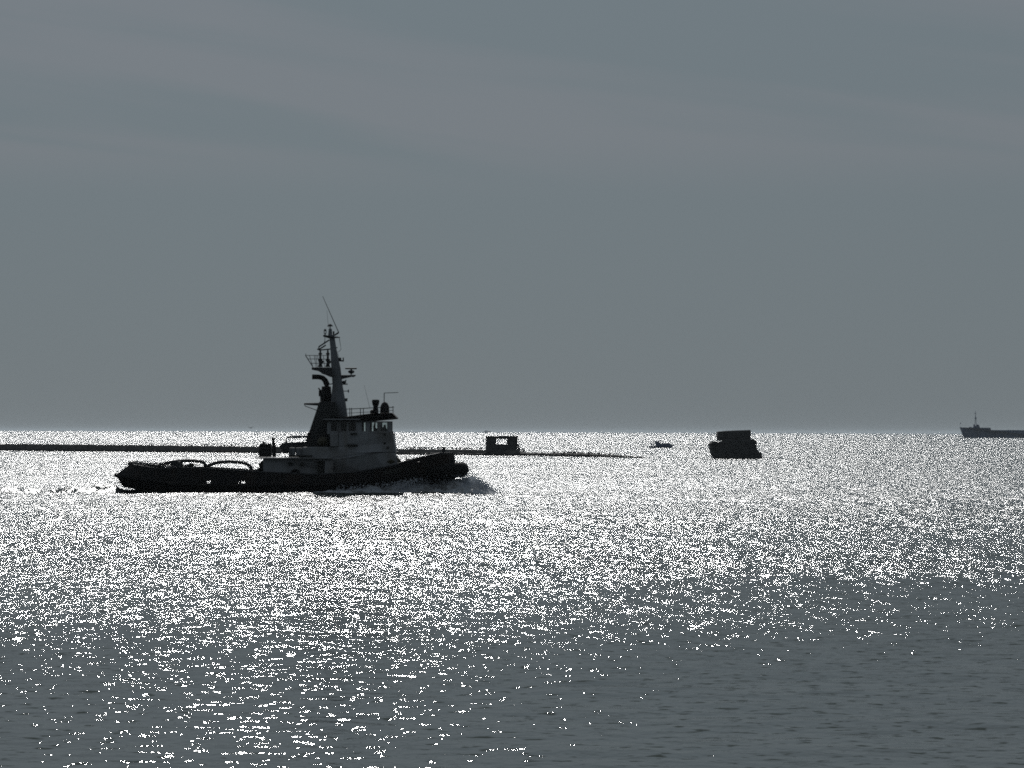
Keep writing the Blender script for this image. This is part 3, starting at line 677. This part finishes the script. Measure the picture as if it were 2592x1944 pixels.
part(MB().tube([tp(972.5, 1022, -.4), tp(972.8, 994.5, -.4)], .035, 5), 'vane_post', 'steel')
part(MB().tube([tp(972, 994.8, -.4), tp(1008.5, 993.6, -.4)], .025, 5), 'vane_arm', 'steel')
part(MB().tube([tp(936, 1032, -.8), tp(922, 975, -.8)], [.012, .007], 4), 'whip_antenna', 'steel')
# bow gear
part(MB().ball(tp(985, 1168, -1.2), .95, 1.5, .5, 14, 8), 'winch_cover', 'rope', smooth=True)
part(MB().prism([(tx(a), tz(b)) for a, b in ((990, 1158), (1003, 1154), (1010, 1160), (1016, 1172), (1016, 1185), (990, 1185))], -1.0, 1.0), 'anchor_windlass', 'black', bevel=.1)
part(MB().box(tx(1027), tx(1041), -.5, .5, tz(1168, 0, 1030), tz(1161, 0, 1030)).tube([tp(1016, 1169), tp(1034, 1166)], .05, 5).box(tx(1031), tx(1037), -.3, .3, tz(1180, 0, 1030), tz(1166, 0, 1030)), 'mooring_bitts', 'black', bevel=.03)
part(MB().tube([tp(1008, 1146, -2), tp(1018, 1152, -2), tp(1030, 1162, -2)], .012, 4), 'stay_wire', 'steel')
part(MB().tube([tp(993, 1092, -1.6), tp(996, 1096, -1.6), tp(997, 1100, -1.6)], .05, 5).tube([tp(996, 1097, -1.6), tp(1000, 1101.5, -1.6)], .05, 5), 'wiper_bracket', 'black')
# name on the bow
fc = bpy.data.curves.new('name_lettering', 'FONT'); fc.body = 'ARIES'; fc.size = 0.50; fc.extrude = 0.004; fc.space_character = 1.12
fo = bpy.data.objects.new('name_lettering', fc); COL.objects.link(fo); fo.parent = tug; fc.materials.append(M['letter'])
def side_pt(px, py):
    lo, hi = hull_point(px, 2, -1), hull_point(px, 3, -1)
    z = tp(px, py, lo.y).z; return lo.lerp(hi, (z-lo.z)/(hi.z-lo.z))
pa, pb, pc = side_pt(973, 1201), side_pt(1020, 1194), side_pt(973, 1188)
ex = (pb-pa).normalized(); ez = (pc-pa).normalized(); ny = ex.cross(ez).normalized(); ez = ny.cross(ex)
ny2 = ex.cross(ez)
mm = Matrix((ex, ez, ny2)).transposed().to_4x4(); mm.translation = pa + ny2*0.10 if ny2.y < 0 else pa - ny2*0.10
fo.matrix_local = mm
bpy.context.view_layer.update()
lm = bpy.data.meshes.new_from_object(fo.evaluated_get(bpy.context.evaluated_depsgraph_get())); lm.name = 'name_lettering'
bpy.data.objects.remove(fo)
fo = bpy.data.objects.new('name_lettering', lm); COL.objects.link(fo); fo.parent = tug; fo.matrix_local = mm
lm.materials.clear(); lm.materials.append(M['letter']); fo['label'] = 'faded grey painted letters on the bow'
# tyre fenders hung on the side
def tyre(px, py, dy, r_, label):
    p = tp(px, py, dy); m_ = MB()
    m_.tube([(r_*math.cos(2*math.pi*i/18), 0, r_*math.sin(2*math.pi*i/18)) for i in range(19)], .13, 8)
    o = m_.build('tyre_fender', M['rubber'], None, loc=(TUG_X+p.x, TUG_R+p.y, p.z), smooth=True)
    return tag(o, label, 'tyre fender')
tyre(748, 1200, -W1-.2, .28, 'black tyre hung against the deckhouse wall below the portholes of the tug')

# ------------------------------------------------------------------ bow wave: churned white water, in the shade of the hull
def foam_mat():
    m = bpy.data.materials.new('churned_foam'); m.use_nodes = True; t = m.node_tree; b = t.nodes['Principled BSDF']
    g = N(t, 'ShaderNodeTexCoord'); n = N(t, 'ShaderNodeTexNoise'); n.inputs['Scale'].default_value = 0.75; n.inputs['Detail'].default_value = 8; n.inputs['Roughness'].default_value = .65
    n.inputs['Distortion'].default_value = .6
    t.links.new(g.outputs['Object'], n.inputs['Vector'])
    t.links.new(mix_col(t, ramp(t, n.outputs['Fac'], .40, .66), (0.40, 0.44, 0.50), (0.95, 0.96, 0.97)), b.inputs['Base Color'])
    b.inputs['Roughness'].default_value = .75; b.inputs['Specular IOR Level'].default_value = .3
    tl = N(t, 'ShaderNodeBsdfTranslucent'); tl.inputs[0].default_value = (0.85, 0.88, 0.92, 1)    # aerated water lets the backlight through
    mxs = N(t, 'ShaderNodeMixShader'); t.links.new(ramp(t, n.outputs['Fac'], .47, .64, 0.05, 0.85), mxs.inputs[0])
    t.links.new(b.outputs[0], mxs.inputs[1]); t.links.new(tl.outputs[0], mxs.inputs[2]); t.links.new(mxs.outputs[0], t.nodes['Material Output'].inputs[0])
    n2 = N(t, 'ShaderNodeTexNoise'); n2.inputs['Scale'].default_value = 5; n2.inputs['Detail'].default_value = 6; t.links.new(g.outputs['Object'], n2.inputs['Vector'])
    bp = N(t, 'ShaderNodeBump'); bp.inputs['Distance'].default_value = .15; t.links.new(n2.outputs['Fac'], bp.inputs['Height']); t.links.new(bp.outputs[0], b.inputs['Normal'])
    return m
FM = foam_mat()
CREST = [(640, .05), (740, .12), (830, .30), (880, .50), (940, .70), (1000, .86), (1060, 1.06), (1120, 1.28), (1165, 1.40), (1190, 1.34), (1212, 1.02), (1235, .60), (1252, .26), (1264, .04)]
def hull_half(px): return HB*interp(px, BR_W) if px < 1150 else 0.0
vs, fs = [], []; nx, ny_ = 420, 64
for i in range(nx):
    px = 640 + 624*i/(nx-1); x = tx(px)
    hh = hull_half(px); c = interp(px, CREST)
    for j in range(ny_):
        v = j/(ny_-1)
        y0, y1 = -hh - 2.6 - 0.6*min(1, (px-640)/300), (-hh + 0.5 if px < 1120 else interp(px, [(1120, -.2), (1150, 1.5), (1275, 3.0)]))
        y = y0 + (y1-y0)*v
        if px < 1120: pr = min(1, v*1.25)**1.5
        else: pr = max(0, 1 - abs(v-.55)/.55)**0.7 if px > 1150 else min(1, v*1.25)**1.5*(1-(px-1120)/30) + (max(0, 1 - abs(v-.55)/.55)**.7)*(px-1120)/30
        p = Vector((x, y, 0))
        q = mnoise.fractal(p*0.9, 1.0, 2.0, 5) * .5 + mnoise.fractal(p*2.6 + Vector((9, 3, 1)), .9, 2.0, 4) * .22
        z = c*pr*(0.88 + 0.55*q) + 0.10*q - .07
        if v == 0 or i in (0, nx-1): z = -.15
        vs.append((x + .12*q, y, z))
for i in range(nx-1):
    for j in range(ny_-1): fs.append((i*ny_+j, (i+1)*ny_+j, (i+1)*ny_+j+1, i*ny_+j+1))
o = MB().add(vs, fs).build('bow_wave', FM, None, loc=(TUG_X, TUG_R, 0), smooth=True)
tag(o, 'grey-white churned bow wave rolling off the bow of the tug', kind='stuff')
mb = MB()
for i in range(3600):
    px = random.choice([random.gauss(1212, 26), random.gauss(1205, 18), random.uniform(860, 1240), random.gauss(1035, 22)])
    px = min(max(px, 780), 1285)
    c = interp(px, CREST); hh = hull_half(px)
    y = -hh - random.uniform(-.2, 2.2) if px < 1150 else random.uniform(-2.5, 1.0)
    z = c*random.uniform(.3, 1.0) + abs(random.gauss(0, .13))
    s = random.uniform(.012, .05)*(1.5 if random.random() < .1 else 1)
    x = tx(px)
    mb.add([(x-s, y, z), (x+s, y, z), (x, y-s, z), (x, y+s, z), (x, y, z-s), (x, y, z+s)], [(0, 2, 5), (2, 1, 5), (1, 3, 5), (3, 0, 5), (2, 0, 4), (1, 2, 4), (3, 1, 4), (0, 3, 4)])
tag(mb.build('spray', FM, None, loc=(TUG_X, TUG_R, 0)), 'fine spray thrown up over the bow wave', kind='stuff')

# ------------------------------------------------------------------ small motor boat beyond the reef
b0 = water(1674, 1133.6); BRr = b0.y
bp_ = lambda px, py: (pt(px, py, BRr).x - b0.x, pt(px, py, BRr).z)
boat = empty('motor_boat', b0, 'small dark cabin motor boat with radar arch, left of the two-tier ruin', 'boat')
btap = lambda x, z: 1 - .85*max(0, (x - bp_(1684, 1130)[0])/(bp_(1702, 1130)[0]-bp_(1684, 1130)[0]))**1.6
MB().prism([bp_(1648, 1138), bp_(1646.5, 1130), bp_(1690, 1128), bp_(1703, 1125.8), bp_(1698, 1133), bp_(1694, 1138)], -1.15, 1.15, btap).build('hull', M['boat'], boat, bevel=.05)
MB().prism([bp_(1661, 1131), bp_(1661.5, 1121), bp_(1664, 1118.5), bp_(1668, 1118.8), bp_(1672, 1124), bp_(1676, 1126.5), bp_(1676, 1131)], -.85, .85).build('cabin', M['boat'], boat, bevel=.08)
MB().prism([bp_(1676.3, 1131), bp_(1676.3, 1125), bp_(1684, 1124), bp_(1693, 1123), bp_(1696, 1128), bp_(1696, 1130)], -.8, .8, btap).build('foredeck', M['boat'], boat, bevel=.06)
def bt(pts, y): return [(bp_(a, b)[0], y, bp_(a, b)[1]) for a, b in pts]
for y in (-.9, .9):
    MB().tube(bt([(1652.5, 1132), (1653, 1124), (1655, 1121.5), (1661, 1121)], y), .12, 6).build('stern_arch', M['boat'], boat)
    MB().tube(bt([(1668, 1119.5), (1672, 1119.5), (1675, 1122), (1677, 1126)], y*.9), .09, 6).build('windscreen_frame', M['boat'], boat)
MB().tube(bt([(1673, 1126), (1673, 1118)], 0), .05, 5).ball((bp_(1673, 1117.5)[0], 0, bp_(1673, 1117.5)[1]), .13, .13, .13, 8, 6).build('mast_light', M['boat'], boat)
MB().tube(bt([(1678, 1126), (1679, 1121)], .3), .13, 6).build('deck_seat', M['boat'], boat)

boat.scale = (1.12, 1.12, 1.18)

# ------------------------------------------------------------------ cargo ship at the right edge
s0 = water(2440, 1108.2); SR = s0.y
sp = lambda px, py: (pt(px, py, SR).x - s0.x, pt(px, py, SR).z)
ship = empty('cargo_ship', s0, 'long dark cargo ship far off at the right edge, only its bow in view', 'ship')
L = 118.0
stap = lambda x, z: min(1.0, 0.06 + 0.94*max(0, (x + 7)/26.0)**.7)
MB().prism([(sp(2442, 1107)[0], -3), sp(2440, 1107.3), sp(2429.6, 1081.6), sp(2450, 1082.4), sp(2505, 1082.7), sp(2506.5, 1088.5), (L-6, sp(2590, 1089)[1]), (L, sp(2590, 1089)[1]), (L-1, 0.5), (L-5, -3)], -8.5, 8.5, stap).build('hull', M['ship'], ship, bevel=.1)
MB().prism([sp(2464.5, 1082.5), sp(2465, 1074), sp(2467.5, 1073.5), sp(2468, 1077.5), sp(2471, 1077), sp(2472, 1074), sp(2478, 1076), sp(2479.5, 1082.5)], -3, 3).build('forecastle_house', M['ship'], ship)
def st_(pts, y, r_): return MB().tube([(sp(a, b)[0], y, sp(a, b)[1]) for a, b in pts], r_, 6)
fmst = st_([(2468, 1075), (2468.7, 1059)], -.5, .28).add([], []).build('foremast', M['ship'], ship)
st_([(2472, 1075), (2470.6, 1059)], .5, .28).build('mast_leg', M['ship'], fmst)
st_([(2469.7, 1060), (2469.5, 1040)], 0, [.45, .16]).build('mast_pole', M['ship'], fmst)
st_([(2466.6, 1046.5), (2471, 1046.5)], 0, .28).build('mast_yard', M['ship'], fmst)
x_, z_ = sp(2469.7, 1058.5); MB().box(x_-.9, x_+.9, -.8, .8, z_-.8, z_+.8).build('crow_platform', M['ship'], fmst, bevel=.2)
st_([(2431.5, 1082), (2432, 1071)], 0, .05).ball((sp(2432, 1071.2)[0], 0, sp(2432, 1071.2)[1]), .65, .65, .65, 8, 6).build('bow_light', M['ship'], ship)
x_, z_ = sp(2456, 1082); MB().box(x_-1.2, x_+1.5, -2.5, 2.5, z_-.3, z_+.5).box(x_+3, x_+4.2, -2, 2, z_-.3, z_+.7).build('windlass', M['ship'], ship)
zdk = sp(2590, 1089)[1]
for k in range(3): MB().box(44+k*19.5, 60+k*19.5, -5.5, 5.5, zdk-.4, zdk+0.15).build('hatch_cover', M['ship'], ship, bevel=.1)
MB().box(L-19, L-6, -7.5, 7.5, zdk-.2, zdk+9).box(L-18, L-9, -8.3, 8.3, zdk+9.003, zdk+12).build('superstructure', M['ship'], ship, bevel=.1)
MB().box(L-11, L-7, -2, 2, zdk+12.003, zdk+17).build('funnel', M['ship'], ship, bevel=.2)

# ------------------------------------------------------------------ boat on the horizon
f0 = water(1234, 1095.6); FR = f0.y
fp = lambda px, py: (pt(px, py, FR).x - f0.x, pt(px, py, FR).z)
fb = empty('fishing_boat', f0, 'tiny grey fishing boat on the horizon above the hut on the breakwater', 'boat')
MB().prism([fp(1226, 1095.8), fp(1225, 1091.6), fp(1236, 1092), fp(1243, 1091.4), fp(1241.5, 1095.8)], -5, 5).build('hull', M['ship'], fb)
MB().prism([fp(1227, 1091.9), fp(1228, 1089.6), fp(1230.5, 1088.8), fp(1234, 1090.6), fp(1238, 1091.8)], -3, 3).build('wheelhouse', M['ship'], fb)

# ------------------------------------------------------------------ seabirds
def bird_mesh():
    m = MB()
    m.ball((0, 0, .20), .19, .085, .10, 8, 6)
    m.ball((.17, 0, .34), .06, .05, .055, 6, 5)
    m.tube([(.12, 0, .22), (.165, 0, .32)], [.065, .045], 6)
    m.tube([(.21, 0, .34), (.29, 0, .325)], [.022, .006], 5)
    m.tube([(-.14, 0, .2), (-.32, 0, .16)], [.06, .02], 5)
    for y in (-.03, .03): m.tube([(0, y, .13), (0, y, 0)], .012, 4)
    return m
bsrc = bird_mesh().build('seabird', M['bird'])
tag(bsrc, 'x', 'bird', 'seabirds resting on the breakwater')
spots = []
for i in range(46): spots.append((random.triangular(345, 662, 600), 'wall', 'small dark seabird on the breakwater behind the after deck of the tug'))
for i in range(44): spots.append((random.uniform(1008, 1228), 'wall', 'small dark seabird on the breakwater between the tug and the open-window hut'))
for i in range(6): spots.append((random.uniform(1318, 1336), 'rub', 'small dark seabird on the rubble just right of the open-window hut'))
for i in range(46): spots.append((random.triangular(1345, 1600, 1480), 'reef', 'small dark seabird on the low rocky reef right of the hut'))
def bird_label(px, k):
    if k == 'rub': return 'small dark seabird on the rubble just right of the open-window hut'
    if k == 'reef':
        return ('small dark seabird on the low reef near the rubble of the hut' if px < 1430 else
                'small dark seabird on the highest rocks of the low reef' if px < 1510 else 'small dark seabird on the thin right-hand tail of the low reef')
    if px < 480: return 'small dark seabird on the breakwater above the aftermost tow hoop'
    if px < 580: return 'small dark seabird on the breakwater above the gap between the tow hoops'
    if px < 700: return 'small dark seabird on the breakwater just left of the tug deckhouse'
    if px < 1110: return 'small dark seabird on the breakwater between the wheelhouse front and the bow post'
    if px < 1180: return 'small dark seabird on the breakwater above the bow of the tug'
    return 'small dark seabird on the breakwater close to the left wall of the hut'
for i, (px, k, lab) in enumerate(spots):
    lab = bird_label(px, k)
    o = bsrc if i == 0 else bsrc.copy()
    if i: COL.objects.link(o)
    if k == 'wall':
        r = water(px, reef_y(px)).y + random.uniform(1.5, 3.4); z = pt(px, top_y(px), water(px, reef_y(px)).y+1.2).z - .02
    elif k == 'rub': r = HR + random.uniform(.6, 2.4); z = pt(px, 1142 if px < 1327 else 1144.5, HR).z - .02
    else:
        r = water(px, reef_y(px)).y + random.uniform(-.6, .8)
        z = interp(px, [(1310, 8.5), (1400, 8.5), (1480, 10.0), (1500, 8.5), (1560, 6.0), (1600, 4.5), (1630, 2.6)])*r/F*.75
    o.location = ((px-1296)*r/F, r, z); o.rotation_euler = (0, 0, random.uniform(0, 6.28)); s = random.uniform(.8, 1.35); o.scale = (s, s, s)
    tag(o, lab, 'bird', 'seabirds resting on the breakwater')
def flyer(px, py, r, sc, yaw, label):
    m = MB(); m.ball((0, 0, 0), .22, .07, .07, 8, 6); m.tube([(-.18, 0, 0), (-.34, 0, 0)], [.05, .03], 5); m.tube([(.2, 0, .02), (.32, 0, 0)], [.035, .006], 5)
    for sg in (-1, 1):
        m.add([(.1, sg*.05, .04), (-.1, sg*.05, .04), (-.06, sg*.4, .22), (.1, sg*.4, .24), (-.14, sg*.78, .10), (-.06, sg*.8, .11),
               (.1, sg*.05, .02), (-.1, sg*.05, .02), (-.06, sg*.4, .2), (.1, sg*.4, .22)],
              [(0, 1, 2, 3), (3, 2, 4, 5), (6, 9, 8, 7), (9, 5, 4, 8), (0, 3, 9, 6), (1, 7, 8, 2)])
    o = m.build('flying_bird', M['bird'], None, loc=pt(px, py, r)); o.rotation_euler = (0, .1, yaw); o.scale = (sc,)*3
    tag(o, label, 'bird', 'birds flying low over the water')
flyer(449, 1101.5, 640, 1.1, 2.0, 'dark bird flying low over the water beyond the breakwater, left of the tug')
flyer(635, 1083.5, 700, 1.0, 1.2, 'tiny bird flying just above the horizon, left of the tug funnel')

# ------------------------------------------------------------------ hazy sea air
hz_m = bpy.data.materials.new('sea_haze'); hz_m.use_nodes = True; t = hz_m.node_tree; t.nodes.clear()
pv = N(t, 'ShaderNodeVolumePrincipled'); pv.inputs['Color'].default_value = (0.82, 0.92, 1.0, 1); pv.inputs['Density'].default_value = 1.8e-5
pv.inputs['Anisotropy'].default_value = 0.2
t.links.new(pv.outputs[0], N(t, 'ShaderNodeOutputMaterial').inputs['Volume'])
hb = MB().box(-61000, 61000, -300, 61000, -6.0, 26.0).build('haze', hz_m)
tag(hb, 'thin pale sea haze over the whole water', kind='stuff')
